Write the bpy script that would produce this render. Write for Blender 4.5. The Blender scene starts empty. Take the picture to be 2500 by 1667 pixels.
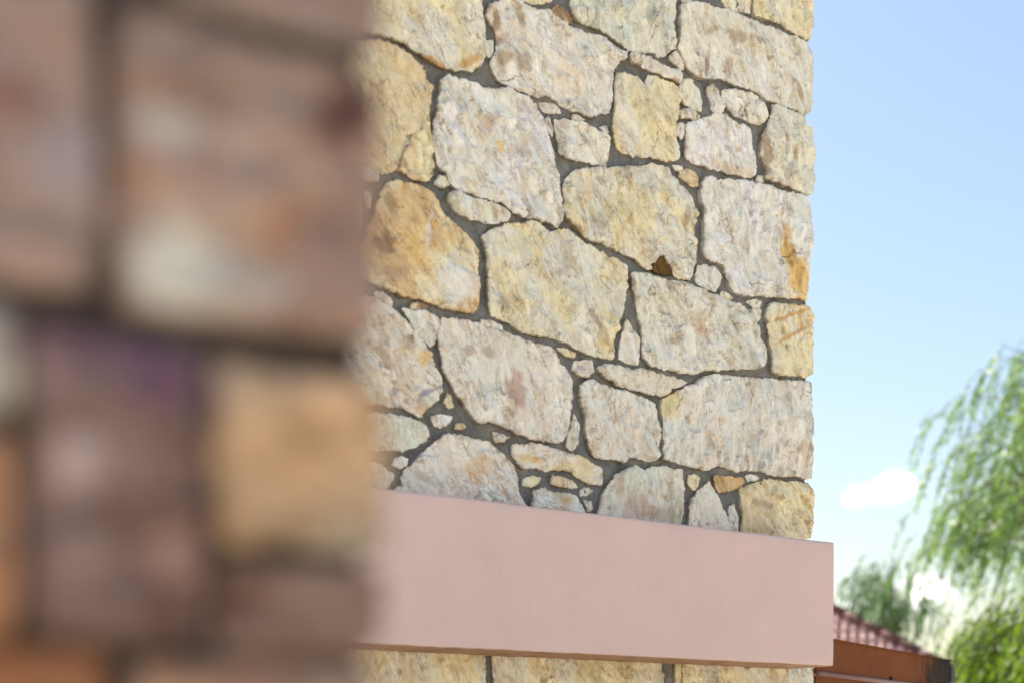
import bpy, math, random
import numpy as np
from mathutils import Vector, Matrix, geometry

# ------------------------------------------------------------------ camera, sky, sun, exposure
scene = bpy.context.scene
COL = scene.collection
W0, H0 = 2500.0, 1667.0
F = 50.0 / 36.0 * W0             # focal length in photo pixels
CX, HOR = 1250.0, 1820.0         # principal column, horizon row
EYE = 1.6

cam_d = bpy.data.cameras.new('camera'); cam = bpy.data.objects.new('camera', cam_d); COL.objects.link(cam)
cam.location = (0, 0, EYE); cam.rotation_euler = (math.radians(90), 0, 0)
cam_d.lens = 50; cam_d.sensor_width = 36; cam_d.sensor_fit = 'HORIZONTAL'
cam_d.shift_y = (HOR - H0 / 2) / W0
cam_d.clip_start = 0.05; cam_d.clip_end = 3000
cam_d.dof.use_dof = True; cam_d.dof.focus_distance = 4.7; cam_d.dof.aperture_fstop = 1.85
scene.camera = cam

SUN_EL, SUN_AZ = math.radians(56), math.radians(-38)      # azimuth from +Y towards +X
sdir = Vector((math.sin(SUN_AZ) * math.cos(SUN_EL), math.cos(SUN_AZ) * math.cos(SUN_EL), math.sin(SUN_EL)))
sun_d = bpy.data.lights.new('sun', 'SUN'); sun_d.energy = 5.0; sun_d.angle = math.radians(0.5); sun_d.color = (1, 0.94, 0.84)
sun = bpy.data.objects.new('sun', sun_d); COL.objects.link(sun)
sun.rotation_euler = sdir.to_track_quat('Z', 'Y').to_euler()

world = bpy.data.worlds.new('World'); scene.world = world; world.use_nodes = True
wn, wl = world.node_tree.nodes, world.node_tree.links
wn.clear()
wo = wn.new('ShaderNodeOutputWorld'); bg = wn.new('ShaderNodeBackground'); sky = wn.new('ShaderNodeTexSky')
sky.sky_type = 'NISHITA'; sky.sun_disc = False; sky.sun_elevation = SUN_EL; sky.sun_rotation = SUN_AZ
sky.air_density = 1.5; sky.dust_density = 1.0; sky.ozone_density = 1.0
SKY_STRENGTH = 0.05
bg.inputs['Strength'].default_value = SKY_STRENGTH
tc = wn.new('ShaderNodeTexCoord')
noi = wn.new('ShaderNodeTexNoise'); noi.inputs['Scale'].default_value = 40; noi.inputs['Detail'].default_value = 6
wl.new(tc.outputs['Generated'], noi.inputs['Vector'])
nsub = wn.new('ShaderNodeMath'); nsub.operation = 'MULTIPLY_ADD'; nsub.inputs[1].default_value = 3.6; nsub.inputs[2].default_value = -1.8
wl.new(noi.outputs['Fac'], nsub.inputs[0])
def pxdir(x, y):
    return Vector(((x - CX) / F, 1, (HOR - y) / F)).normalized()
cloud_list = [(pxdir(2150, 1186), (.021, .021, .0085)), (pxdir(2105, 1214), (.017, .017, .005)), (pxdir(2250, 1450), (.016, .016, .011)), (pxdir(2062, 1500), (.016, .016, .009)),
              (Vector((-.6, .75, .28)).normalized(), (.16, .16, .05)), (Vector((.85, .4, .33)).normalized(), (.15, .15, .05)),
              (Vector((.7, -.6, .3)).normalized(), (.2, .2, .07)), (Vector((-.5, -.8, .4)).normalized(), (.18, .18, .06)),
              (Vector((.1, -.95, .25)).normalized(), (.2, .2, .06)), (Vector((-.9, -.2, .3)).normalized(), (.18, .18, .06))]
acc = None
for c, s in cloud_list:
    sb = wn.new('ShaderNodeVectorMath'); sb.operation = 'SUBTRACT'; wl.new(tc.outputs['Generated'], sb.inputs[0]); sb.inputs[1].default_value = c
    dv = wn.new('ShaderNodeVectorMath'); dv.operation = 'DIVIDE'; wl.new(sb.outputs[0], dv.inputs[0]); dv.inputs[1].default_value = s
    ln = wn.new('ShaderNodeVectorMath'); ln.operation = 'LENGTH'; wl.new(dv.outputs[0], ln.inputs[0])
    ad = wn.new('ShaderNodeMath'); ad.operation = 'ADD'; wl.new(ln.outputs['Value'], ad.inputs[0]); wl.new(nsub.outputs[0], ad.inputs[1])
    mr = wn.new('ShaderNodeMapRange'); mr.interpolation_type = 'SMOOTHSTEP'
    wl.new(ad.outputs[0], mr.inputs['Value']); mr.inputs['From Min'].default_value = 1.3; mr.inputs['From Max'].default_value = -0.15
    mr.inputs['To Min'].default_value = 0; mr.inputs['To Max'].default_value = 1
    if acc is None: acc = mr.outputs[0]
    else:
        mx = wn.new('ShaderNodeMath'); mx.operation = 'MAXIMUM'; wl.new(acc, mx.inputs[0]); wl.new(mr.outputs[0], mx.inputs[1]); acc = mx.outputs[0]
mixc = wn.new('ShaderNodeMix'); mixc.data_type = 'RGBA'
wl.new(acc, mixc.inputs['Factor']); wl.new(sky.outputs[0], mixc.inputs[6]); mixc.inputs[7].default_value = (17, 17, 16.5, 1)
tint = wn.new('ShaderNodeMix'); tint.data_type = 'RGBA'; tint.blend_type = 'MULTIPLY'; tint.inputs['Factor'].default_value = 1; wl.new(mixc.outputs[2], tint.inputs[6]); tint.inputs[7].default_value = (1.0, .975, 1.0, 1)
wl.new(tint.outputs[2], bg.inputs['Color']); wl.new(bg.outputs[0], wo.inputs['Surface'])

scene.view_settings.view_transform = 'Standard'; scene.view_settings.look = 'None'
scene.view_settings.gamma = 1; scene.view_settings.use_curve_mapping = False
scene.view_settings.exposure = 1.80
FILL = (.655, .628, .618)                       # shade brightness: displayed linear value = albedo * FILL

# ------------------------------------------------------------------ helpers
rng = random.Random(7)
def srgb(r, g, b, k=None):
    k = FILL if k is None else k
    o = []
    k = k if isinstance(k, tuple) else (k, k, k)
    for v, kk in zip((r, g, b), k):
        v /= 255.0
        l = v / 12.92 if v <= .04045 else ((v + .055) / 1.055) ** 2.4
        o.append(min(.84, l / kk))
    return o

_perm = np.random.RandomState(3).permutation(512)
_perm = np.concatenate([_perm, _perm, _perm])
_ang = np.random.RandomState(5).rand(512) * 2 * np.pi
_gx, _gy = np.cos(_ang), np.sin(_ang)
def pn(x, y, seed=0):
    x = np.asarray(x, float) + seed * 17.31; y = np.asarray(y, float) + seed * 9.77
    xi = np.floor(x).astype(int); yi = np.floor(y).astype(int)
    xf, yf = x - xi, y - yi
    u = xf * xf * xf * (xf * (xf * 6 - 15) + 10); v = yf * yf * yf * (yf * (yf * 6 - 15) + 10)
    def g(ix, iy, dx, dy):
        h = _perm[(_perm[ix & 511] + iy) & 511]
        return _gx[h] * dx + _gy[h] * dy
    a = g(xi, yi, xf, yf); b = g(xi + 1, yi, xf - 1, yf); c = g(xi, yi + 1, xf, yf - 1); d = g(xi + 1, yi + 1, xf - 1, yf - 1)
    return ((a * (1 - u) + b * u) * (1 - v) + (c * (1 - u) + d * u) * v) * 1.5
def fbm(x, y, seed=0, o=4):
    s = 0; a = 1
    for i in range(o):
        s = s + a * pn(x * 2 ** i, y * 2 ** i, seed + i * 3.1); a *= .5
    return s
def sstep(a, b, x):
    t = np.clip((x - a) / (b - a), 0, 1); return t * t * (3 - 2 * t)

def thing(name, label, cat, loc=(0, 0, 0), rz=0, group=None):
    o = bpy.data.objects.new(name, None); COL.objects.link(o); o.empty_display_size = .1
    o.location = loc; o.rotation_euler = (0, 0, rz); o['label'] = label; o['category'] = cat; o['kind'] = 'thing'
    if group: o['group'] = group
    return o
def obj(name, mesh, mat, parent=None, loc=(0, 0, 0), label=None, kind=None):
    if mat and not mesh.materials: mesh.materials.append(mat)
    o = bpy.data.objects.new(name, mesh); COL.objects.link(o); o.location = loc
    if parent: o.parent = parent
    if label: o['label'] = label
    if kind: o['kind'] = kind
    return o
def mesh_from(name, v, f, smooth=True, col=None):
    m = bpy.data.meshes.new(name); m.from_pydata([tuple(p) for p in v], [], [tuple(int(i) for i in q) for q in f])
    if col is not None:
        a = m.attributes.new('col', 'FLOAT_COLOR', 'POINT')
        c = np.ones((len(v), 4)); c[:, :3] = col; a.data.foreach_set('color', c.ravel())
    if smooth: m.polygons.foreach_set('use_smooth', [True] * len(m.polygons))
    m.update(); return m
class MB:
    def __init__(s): s.v = []; s.f = []
    def add(s, v, f):
        n = len(s.v); s.v += [tuple(p) for p in v]; s.f += [tuple(i + n for i in q) for q in f]
    def box(s, a, b, M=None):
        v = [Vector((x, y, z)) for x in (a[0], b[0]) for y in (a[1], b[1]) for z in (a[2], b[2])]
        if M: v = [M @ p for p in v]
        s.add(v, [(0, 1, 3, 2), (4, 6, 7, 5), (0, 4, 5, 1), (2, 3, 7, 6), (0, 2, 6, 4), (1, 5, 7, 3)])
    def tube(s, pts, rad, n=8, cap=True):
        rings = []; pts = [Vector(p) for p in pts]
        base = len(s.v)
        for i, p in enumerate(pts):
            t = (pts[min(i + 1, len(pts) - 1)] - pts[max(i - 1, 0)]).normalized()
            a = t.orthogonal().normalized() if i == 0 else (a - t * a.dot(t)).normalized()
            b = t.cross(a)
            for k in range(n):
                th = 2 * math.pi * k / n
                s.v.append(tuple(p + (a * math.cos(th) + b * math.sin(th)) * rad[i]))
        for i in range(len(pts) - 1):
            for k in range(n):
                s.f.append((base + i * n + k, base + i * n + (k + 1) % n, base + (i + 1) * n + (k + 1) % n, base + (i + 1) * n + k))
        if cap:
            s.f.append(tuple(base + k for k in reversed(range(n)))); s.f.append(tuple(base + (len(pts) - 1) * n + k for k in range(n)))
    def mesh(s, name, smooth=False): return mesh_from(name, s.v, s.f, smooth)

# ------------------------------------------------------------------ materials
def new_mat(name):
    m = bpy.data.materials.new(name); m.use_nodes = True
    nt = m.node_tree; b = nt.nodes['Principled BSDF']
    return m, nt.nodes, nt.links, b
def noise(n, l, vec, scale, detail=5, rough=.55):
    t = n.new('ShaderNodeTexNoise'); t.inputs['Scale'].default_value = scale; t.inputs['Detail'].default_value = detail; t.inputs['Roughness'].default_value = rough
    if vec is not None: l.new(vec, t.inputs['Vector'])
    return t.outputs['Fac']
def ramp(n, l, fac, stops):
    r = n.new('ShaderNodeValToRGB'); l.new(fac, r.inputs[0])
    e = r.color_ramp.elements
    while len(e) < len(stops): e.new(.5)
    for k, (p, c) in enumerate(stops):
        e[k].position = p; e[k].color = (*c, 1) if len(c) == 3 else c
    return r.outputs[0]
def mult(n, l, a, b, fac=1.0, mode='MULTIPLY'):
    m = n.new('ShaderNodeMix'); m.data_type = 'RGBA'; m.blend_type = mode
    if isinstance(fac, float): m.inputs['Factor'].default_value = fac
    else: l.new(fac, m.inputs['Factor'])
    for s, v in ((6, a), (7, b)):
        if isinstance(v, tuple): m.inputs[s].default_value = (*v, 1)
        else: l.new(v, m.inputs[s])
    return m.outputs[2]
def bump(n, l, b, h, strength, dist, prev=None):
    bp = n.new('ShaderNodeBump'); bp.inputs['Strength'].default_value = strength; bp.inputs['Distance'].default_value = dist
    l.new(h, bp.inputs['Height'])
    if prev is not None: l.new(prev, bp.inputs['Normal'])
    if b is not None: l.new(bp.outputs[0], b.inputs['Normal'])
    return bp.outputs[0]

def stone_material(name, scale=1.0, streak=1.0):
    m, n, l, b = new_mat(name)
    at = n.new('ShaderNodeAttribute'); at.attribute_name = 'col'
    tcn = n.new('ShaderNodeTexCoord'); oi = n.new('ShaderNodeObjectInfo')
    off = n.new('ShaderNodeVectorMath'); off.operation = 'MULTIPLY_ADD'
    cmb = n.new('ShaderNodeCombineXYZ')
    for i in range(3): l.new(oi.outputs['Random'], cmb.inputs[i])
    l.new(cmb.outputs[0], off.inputs[0]); off.inputs[1].default_value = (13, 29, 7); l.new(tcn.outputs['Object'], off.inputs[2])
    vr = n.new('ShaderNodeVectorRotate'); vr.rotation_type = 'Y_AXIS'; l.new(off.outputs[0], vr.inputs['Vector'])
    ra = n.new('ShaderNodeMath'); ra.operation = 'MULTIPLY_ADD'; l.new(oi.outputs['Random'], ra.inputs[0]); ra.inputs[1].default_value = .75; ra.inputs[2].default_value = .05
    l.new(ra.outputs[0], vr.inputs['Angle'])
    mp = n.new('ShaderNodeMapping'); l.new(vr.outputs[0], mp.inputs['Vector'])
    mp.inputs['Scale'].default_value = (1, 1, .24)
    rv = n.new('ShaderNodeMath'); rv.operation = 'FRACT'; rm = n.new('ShaderNodeMath'); rm.operation = 'MULTIPLY'; l.new(oi.outputs['Random'], rm.inputs[0]); rm.inputs[1].default_value = 37.7; l.new(rm.outputs[0], rv.inputs[0])
    rs_ = n.new('ShaderNodeMath'); rs_.operation = 'MULTIPLY_ADD'; l.new(rv.outputs[0], rs_.inputs[0]); rs_.inputs[1].default_value = .016 / scale; rs_.inputs[2].default_value = .007 / scale
    v, vs = off.outputs[0], mp.outputs[0]
    # broad weathering, streaks along the bed, fine grain, pits
    c = mult(n, l, at.outputs['Color'], ramp(n, l, noise(n, l, vs, 16 * scale, 6, .6), [(.33, (.86, .79, .70)), (.45, (.98, .97, .96)), (.7, (1.05, 1.05, 1.06))]), .75 * streak)
    c = mult(n, l, c, ramp(n, l, noise(n, l, vs, 62 * scale, 6, .65), [(.34, (.72, .65, .58)), (.45, (1.0, .995, .985)), (.72, (1.12, 1.125, 1.13))]), .55)
    fl = noise(n, l, vs, 24 * scale, 5, .6)
    fs = n.new('ShaderNodeMath'); fs.operation = 'SUBTRACT'; l.new(fl, fs.inputs[0]); fs.inputs[1].default_value = .5
    fa_ = n.new('ShaderNodeMath'); fa_.operation = 'ABSOLUTE'; l.new(fs.outputs[0], fa_.inputs[0])
    fline = mult(n, l, ramp(n, l, fa_.outputs[0], [(0, (1, 1, 1)), (.016, (0, 0, 0))]), ramp(n, l, noise(n, l, v, 11 * scale, 3, .5), [(.47, (0, 0, 0)), (.58, (1, 1, 1))]))
    c = mult(n, l, c, (.60, .49, .43), fline)
    c = mult(n, l, c, ramp(n, l, noise(n, l, v, 260 * scale, 3, .6), [(.30, (.68, .63, .58)), (.45, (1, 1, 1)), (.8, (1.05, 1.05, 1.05))]), .5)
    c = mult(n, l, c, ramp(n, l, noise(n, l, vs, 125 * scale, 4, .7), [(.34, (.70, .64, .58)), (.46, (.99, .99, .99)), (.72, (1.06, 1.06, 1.07))]), .2)
    # hairline cracks
    wv = n.new('ShaderNodeTexNoise'); wv.inputs['Scale'].default_value = 9; wv.inputs['Detail'].default_value = 6; l.new(v, wv.inputs['Vector'])
    wm = n.new('ShaderNodeVectorMath'); wm.operation = 'MULTIPLY_ADD'; l.new(wv.outputs['Color'], wm.inputs[0]); wm.inputs[1].default_value = (.16, .16, .16); l.new(v, wm.inputs[2])
    vo = n.new('ShaderNodeTexVoronoi'); vo.feature = 'DISTANCE_TO_EDGE'; vo.inputs['Scale'].default_value = 4.2 * scale; l.new(wm.outputs[0], vo.inputs['Vector'])
    line = ramp(n, l, vo.outputs['Distance'], [(0, (1, 1, 1)), (.009, (0, 0, 0))])
    msk = ramp(n, l, noise(n, l, v, 5.5 * scale, 3, .5), [(.60, (0, 0, 0)), (.66, (1, 1, 1))])
    ck = mult(n, l, line, msk)
    c = mult(n, l, c, (.4, .31, .24), ck, 'MULTIPLY')
    l.new(c, b.inputs['Base Color'])
    b.inputs['Roughness'].default_value = .88; b.inputs['Specular IOR Level'].default_value = .25
    h1 = noise(n, l, vs, 30 * scale, 5, .55); h2 = noise(n, l, v, 210 * scale, 4, .6)
    n1 = bump(n, l, None, h1, 1.0, .010 / scale); l.new(rs_.outputs[0], n1.node.inputs['Distance']); n2 = bump(n, l, None, h2, .7, .0014 / scale, n1)
    inv = n.new('ShaderNodeMath'); inv.operation = 'SUBTRACT'; inv.inputs[0].default_value = 1; l.new(ck, inv.inputs[1])
    bump(n, l, b, inv.outputs[0], .8, .003, n2)
    return m
M_STONE = stone_material('pale_sandstone')
M_FSTONE = stone_material('brown_sandstone', 2.2, .7)

def mortar_material(name, base, dark):
    m, n, l, b = new_mat(name)
    tcn = n.new('ShaderNodeTexCoord'); v = tcn.outputs['Object']
    c = ramp(n, l, noise(n, l, v, 22, 6, .65), [(.3, dark), (.55, base), (.8, tuple(x * 1.35 for x in base))])
    c = mult(n, l, c, ramp(n, l, noise(n, l, v, 180, 4, .6), [(.3, (.75, .75, .75)), (.6, (1.1, 1.1, 1.1))]), .8)
    c = mult(n, l, c, ramp(n, l, noise(n, l, v, 9, 4, .6), [(.45, (1, 1, 1)), (.7, (1.3, 1.22, 1.08))]), .8)
    l.new(c, b.inputs['Base Color']); b.inputs['Roughness'].default_value = .93
    n1 = bump(n, l, None, noise(n, l, v, 60, 7, .7), 1.0, .012)
    bump(n, l, b, noise(n, l, v, 280, 4, .7), .9, .003, n1)
    return m
M_MORTAR = mortar_material('grey_mortar', (.245, .247, .238), (.15, .152, .145))
M_FMORTAR = mortar_material('dark_mortar', (.085, .066, .058), (.045, .034, .03))

def pink_material():
    m, n, l, b = new_mat('pink_paint')
    tcn = n.new('ShaderNodeTexCoord'); v = tcn.outputs['Object']
    base = (.71, .525, .485)
    c = mult(n, l, base, ramp(n, l, noise(n, l, v, 3.2, 5, .6), [(.3, (.93, .94, .95)), (.7, (1.04, 1.02, 1.01))]), 1.0)
    mp = n.new('ShaderNodeMapping'); l.new(v, mp.inputs['Vector']); mp.inputs['Scale'].default_value = (1, 1, .12)
    c = mult(n, l, c, ramp(n, l, noise(n, l, mp.outputs[0], 30, 4, .6), [(.35, (.995, .994, .993)), (.6, (1.002, 1.002, 1.002))]), 1.0)
    c = mult(n, l, c, ramp(n, l, noise(n, l, v, 95, 2, .5), [(.235, (.72, .68, .66)), (.275, (1, 1, 1))]), .8)
    vo = n.new('ShaderNodeTexVoronoi'); vo.feature = 'DISTANCE_TO_EDGE'; vo.inputs['Scale'].default_value = 1.7
    wv = n.new('ShaderNodeTexNoise'); wv.inputs['Scale'].default_value = 6; wv.inputs['Detail'].default_value = 6; l.new(v, wv.inputs['Vector'])
    wm = n.new('ShaderNodeVectorMath'); wm.operation = 'MULTIPLY_ADD'; l.new(wv.outputs['Color'], wm.inputs[0]); wm.inputs[1].default_value = (.22, .22, .22); l.new(v, wm.inputs[2]); l.new(wm.outputs[0], vo.inputs['Vector'])
    ck = mult(n, l, ramp(n, l, vo.outputs['Distance'], [(0, (1, 1, 1)), (.0035, (0, 0, 0))]), ramp(n, l, noise(n, l, v, 4, 3, .5), [(.55, (0, 0, 0)), (.62, (1, 1, 1))]))
    c = mult(n, l, c, (.93, .91, .90), ck)
    c = mult(n, l, c, ramp(n, l, noise(n, l, v, 11, 7, .7), [(.30, (.965, .965, .965)), (.5, (1, 1, 1)), (.72, (1.01, 1.015, 1.02))]), .8)
    # mottled terracotta brown on the soffit paints in its warm bounce-lit shade
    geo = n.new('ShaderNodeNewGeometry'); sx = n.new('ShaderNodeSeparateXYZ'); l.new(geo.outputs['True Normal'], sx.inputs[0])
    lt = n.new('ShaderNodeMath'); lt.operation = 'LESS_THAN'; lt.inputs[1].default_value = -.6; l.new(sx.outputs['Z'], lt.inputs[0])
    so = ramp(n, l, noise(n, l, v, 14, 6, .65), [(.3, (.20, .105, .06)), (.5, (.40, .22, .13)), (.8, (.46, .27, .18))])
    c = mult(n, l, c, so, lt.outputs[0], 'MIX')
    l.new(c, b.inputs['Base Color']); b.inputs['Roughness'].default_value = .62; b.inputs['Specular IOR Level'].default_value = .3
    n1 = bump(n, l, None, noise(n, l, v, 16, 5, .6), .5, .005)
    bump(n, l, b, noise(n, l, v, 240, 3, .6), .4, .0011, n1)
    return m
M_PINK = pink_material()

def simple_mat(name, base, rough=.7, var=.25, scale=20, bmp=.2, bdist=.003):
    m, n, l, b = new_mat(name); tcn = n.new('ShaderNodeTexCoord'); v = tcn.outputs['Object']
    lo = tuple(x * (1 - var) for x in base); hi = tuple(min(.9, x * (1 + var)) for x in base)
    l.new(ramp(n, l, noise(n, l, v, scale, 6, .6), [(.3, lo), (.7, hi)]), b.inputs['Base Color'])
    b.inputs['Roughness'].default_value = rough
    bump(n, l, b, noise(n, l, v, scale * 4, 4, .6), bmp, bdist)
    return m

# ------------------------------------------------------------------ stones
class Plane:
    """vertical wall face through the pixel column xp at depth dp, receding to the right by alpha"""
    def __init__(s, xp, dp, alpha):
        s.a = alpha; s.X0 = (xp - CX) / F * dp; s.D0 = dp
    def uz(s, x, y):
        t = (x - CX) / F
        u = (t * s.D0 - s.X0) / (math.cos(s.a) - t * math.sin(s.a))
        d = s.D0 + u * math.sin(s.a)
        return u, EYE + (HOR - y) / F * d
    def loc(s): return (s.X0, s.D0, 0)

def seg_dist(P, B):
    A = B; C = np.roll(B, -1, 0); d = C - A; L = (d ** 2).sum(1) + 1e-12
    out = np.full(len(P), 1e9)
    for i in range(0, len(P), 4000):
        p = P[i:i + 4000, None, :]
        t = np.clip(((p - A) * d).sum(2) / L, 0, 1)
        q = A + t[..., None] * d
        out[i:i + 4000] = np.sqrt(((p - q) ** 2).sum(2)).min(1)
    return out
def inside(P, B):
    x, y = P[:, 0], P[:, 1]; r = np.zeros(len(P), bool); j = len(B) - 1
    for i in range(len(B)):
        xi, yi = B[i]; xj, yj = B[j]
        c = ((yi > y) != (yj > y)) & (x < (xj - xi) * (y - yi) / (yj - yi + 1e-15) + xi)
        r ^= c; j = i
    return r
def outline(poly, s, seed, amp):
    """corner-cut, densified and roughened outline"""
    P = np.array(poly, float)
    A = P; Bn = np.roll(P, -1, 0)
    P = np.stack([A * .91 + Bn * .09, A * .09 + Bn * .91], 1).reshape(-1, 2)
    out = []
    for i in range(len(P)):
        a, b = P[i], P[(i + 1) % len(P)]; k = max(1, int(round(np.linalg.norm(b - a) / s)))
        for j in range(k): out.append(a + (b - a) * j / k)
    Q = np.array(out)
    t = np.roll(Q, -1, 0) - np.roll(Q, 1, 0); nn = np.stack([t[:, 1], -t[:, 0]], 1); nn /= np.linalg.norm(nn, axis=1)[:, None] + 1e-9
    d = amp * (.7 * fbm(Q[:, 0] * 34, Q[:, 1] * 34, seed, 2) + .75 * pn(Q[:, 0] * 110, Q[:, 1] * 110, seed + 5))
    return Q + nn * d[:, None]

def make_stone(parent, poly, seed, c1, c2, mat, s=.005, amp=.004, depth=.07, rad=.014, drop=.010, relief=1.0, lift=0.0,
               ang=None, blobs=(), pxof=None, side=(.27, .19, .11), name='stone', fscale=1.0):
    r = random.Random(seed)
    B = outline(poly, s, seed, amp)
    if len(B) < 4: return
    mn, mxx = B.min(0), B.max(0)
    gx = np.arange(mn[0], mxx[0], s); gy = np.arange(mn[1], mxx[1], s)
    G = np.stack(np.meshgrid(gx, gy), -1).reshape(-1, 2)
    rs = np.random.RandomState(seed)
    G = G + (rs.rand(*G.shape) - .5) * s * .45
    if len(G):
        G = G[inside(G, B)]
    if len(G):
        dG = seg_dist(G, B); k = dG > s * .55; G = G[k]; dG = dG[k]
    else: dG = np.zeros(0)
    nb = len(B)
    V = np.concatenate([B, G]) if len(G) else B
    res = geometry.delaunay_2d_cdt([Vector(p) for p in V], [(i, (i + 1) % nb) for i in range(nb)], [list(range(nb))], 1, 1e-7)
    vv, fac, orig = res[0], res[2], res[3]
    P = np.array([tuple(p) for p in vv])
    isb = np.array([any(q < nb for q in o) for o in orig]) if orig else np.zeros(len(P), bool)
    d = seg_dist(P, B); d[isb] = 0
    x, y = P[:, 0], P[:, 1]; fx, fy = x / fscale, y / fscale
    a = (ang * 1.25 + (.12 if ang >= .2 else 0)) if ang is not None else r.uniform(-.15, .5)
    p = -fx * math.sin(a) + fy * math.cos(a); q = fx * math.cos(a) + fy * math.sin(a)      # p runs along the bed (downwards to the right)
    R = rad * (.75 + .7 * np.abs(pn(fx * 22, fy * 22, seed + 2)))
    t = np.clip(d / R, 0, 1)
    w = -drop * (1 - np.sqrt(np.maximum(0, 1 - (1 - t) ** 2)))
    big = .0055 * fbm(fx * 6.5, fy * 6.5, seed, 3)
    ph = 1.6 * fbm(p * 5, q * 13, seed + 9, 3) + q * 17 + .8 * pn(p * 14, q * 30, seed + 4)
    saw = ph - np.floor(ph); led = (np.minimum(saw / .82, (1 - saw) / .18) - .5)
    msk = sstep(-.25, .35, fbm(p * 4.5, q * 7, seed + 21, 2))
    ph2 = 1.3 * fbm(p * 11, q * 30, seed + 31, 3) + q * 34 - p * 5
    saw2 = ph2 - np.floor(ph2); led2 = np.minimum(saw2 / .75, (1 - saw2) / .25) - .5
    ar = max(1e-5, (p.max() - p.min()) * (q.max() - q.min())); nf = int(np.clip(ar / .0021, 5, 110))
    sp = rs.uniform(p.min(), p.max(), nf); sq = rs.uniform(q.min(), q.max(), nf)
    wp = p + .010 * fbm(fx * 14, fy * 14, seed + 81, 3); wq = q + .007 * fbm(fx * 14, fy * 14, seed + 83, 3)
    cell = np.argmin((wp[:, None] - sp) ** 2 + ((wq[:, None] - sq) * 2.1) ** 2, 1)
    g1 = rs.uniform(-.20, .20, nf); g2 = rs.uniform(-.36, .36, nf); fo = rs.uniform(-.0022, .0022, nf); ft = 1 + rs.uniform(-.055, .055, nf)
    facet = g1[cell] * (p - sp[cell]) + g2[cell] * (q - sq[cell]) + fo[cell]
    fst = r.uniform(.95, 1.9) / max(relief, .3)
    ph3 = 1.4 * fbm(fx * 7, fy * 9, seed + 51, 3) + (fy * .8 + fx * .45) * 14; saw3 = ph3 - np.floor(ph3); led3 = np.minimum(saw3 / .8, (1 - saw3) / .2) - .5
    rel = big + fst * facet + .0046 * led * msk + .0012 * led2 * (.35 + .65 * (1 - msk)) + .0008 * led3 * (1 - .8 * msk) + .0004 * fbm(fx * 60, fy * 60, seed + 7, 2)
    tilt = r.uniform(-.012, .012) * (x - x.mean()) + r.uniform(-.012, .012) * (y - y.mean())
    w = w + (relief * fscale * rel) * (.25 + .75 * t) + tilt + lift + r.uniform(-.0015, .0015)
    w = np.where(t >= 1, np.maximum(w, lift - .0085 * fscale ** .5 + .25 * (w - lift + .0085)), w) if lift > -.009 else w
    # colours
    c1 = np.array(c1); c2 = np.array(c2); side = np.array(side)
    mixf = sstep(-.12, .45, fbm(p * 5, q * 9, seed + 13, 4))[:, None]
    C = c1 * (1 - mixf) + c2 * mixf
    brn = (sstep(.42, .8, fbm(p * 9, q * 17, seed + 17, 3)) * .5)[:, None]
    C = C * (1 - brn) + C * np.array((.72, .58, .42)) * brn
    C = C * ft[cell][:, None]
    # iron-stained flake scars along the bedding, doubling as painted shade on ledge drops
    scar_shade = (sstep(.74, .9, saw) * (.25 + .75 * msk) + .7 * sstep(.7, .88, saw2) * (1 - .5 * msk)) * sstep(-.12, .22, fbm(p * 6, q * 17, seed + 61, 2))
    scar_shade = (np.clip(scar_shade, 0, 1) * .8)[:, None]
    C = C * (1 - scar_shade) + C * np.array((.58, .47, .40)) * scar_shade
    crest_light = (sstep(.5, .68, saw) * sstep(.78, .7, saw) * msk + .6 * sstep(.45, .62, saw2) * sstep(.75, .68, saw2) * (1 - .5 * msk))[:, None]  # highlights painted into the colour along ridge crests
    C = C * (1 + .14 * np.clip(crest_light, 0, 1) * np.array((1, 1.02, 1.05)))
    C = C * (1 + .06 * fbm(fx * 40, fy * 40, seed + 19, 2))[:, None]
    if len(blobs) and pxof is not None:
        PX = pxof(x, y)
        for (bx, by, rx, ry, ba, bc, bs) in blobs:
            ca, sa = math.cos(math.radians(ba)), math.sin(math.radians(ba))
            dx, dy = PX[:, 0] - bx, PX[:, 1] - by
            if np.min(np.abs(dx)) > rx * 2 + 60: continue
            e = np.sqrt(((dx * ca + dy * sa) / rx) ** 2 + ((-dx * sa + dy * ca) / ry) ** 2)
            e = e + .45 * fbm(fx * 28, fy * 28, seed + 41, 3)
            k = (sstep(1.25, .55, e) * bs)[:, None]
            C = C * (1 - k) + np.array(bc) * k
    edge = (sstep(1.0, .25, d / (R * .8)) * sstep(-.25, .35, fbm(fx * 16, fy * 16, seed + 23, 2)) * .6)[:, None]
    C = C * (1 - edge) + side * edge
    n0 = len(P)
    cx, cy = x.mean(), y.mean()
    # skirt
    bi = np.where(isb)[0]
    ec = {}
    for f in fac:
        for i in range(len(f)):
            e = (f[i], f[(i + 1) % len(f)])
            if (e[1], e[0]) in ec: del ec[(e[1], e[0])]
            else: ec[e] = 1
    ring = {}
    verts = [(px - cx, -pw, py - cy) for px, pw, py in zip(x, w, y)]
    cols = list(C)
    faces = [tuple(f) for f in fac]
    for (i0, i1) in list(ec):
        for i in (i0, i1):
            if i not in ring:
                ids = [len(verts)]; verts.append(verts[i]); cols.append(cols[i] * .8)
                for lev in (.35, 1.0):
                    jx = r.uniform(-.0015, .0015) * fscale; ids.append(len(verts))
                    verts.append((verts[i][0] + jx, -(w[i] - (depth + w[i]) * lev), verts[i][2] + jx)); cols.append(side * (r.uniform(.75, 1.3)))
                ring[i] = ids
        for k in (0, 1):
            faces.append((ring[i1][k], ring[i0][k], ring[i0][k + 1], ring[i1][k + 1]))
    # CDT triangles are counter-clockwise in (u,z); local y = -w, so they face the camera already
    m = mesh_from(name, verts, faces, True, np.array(cols))
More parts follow.
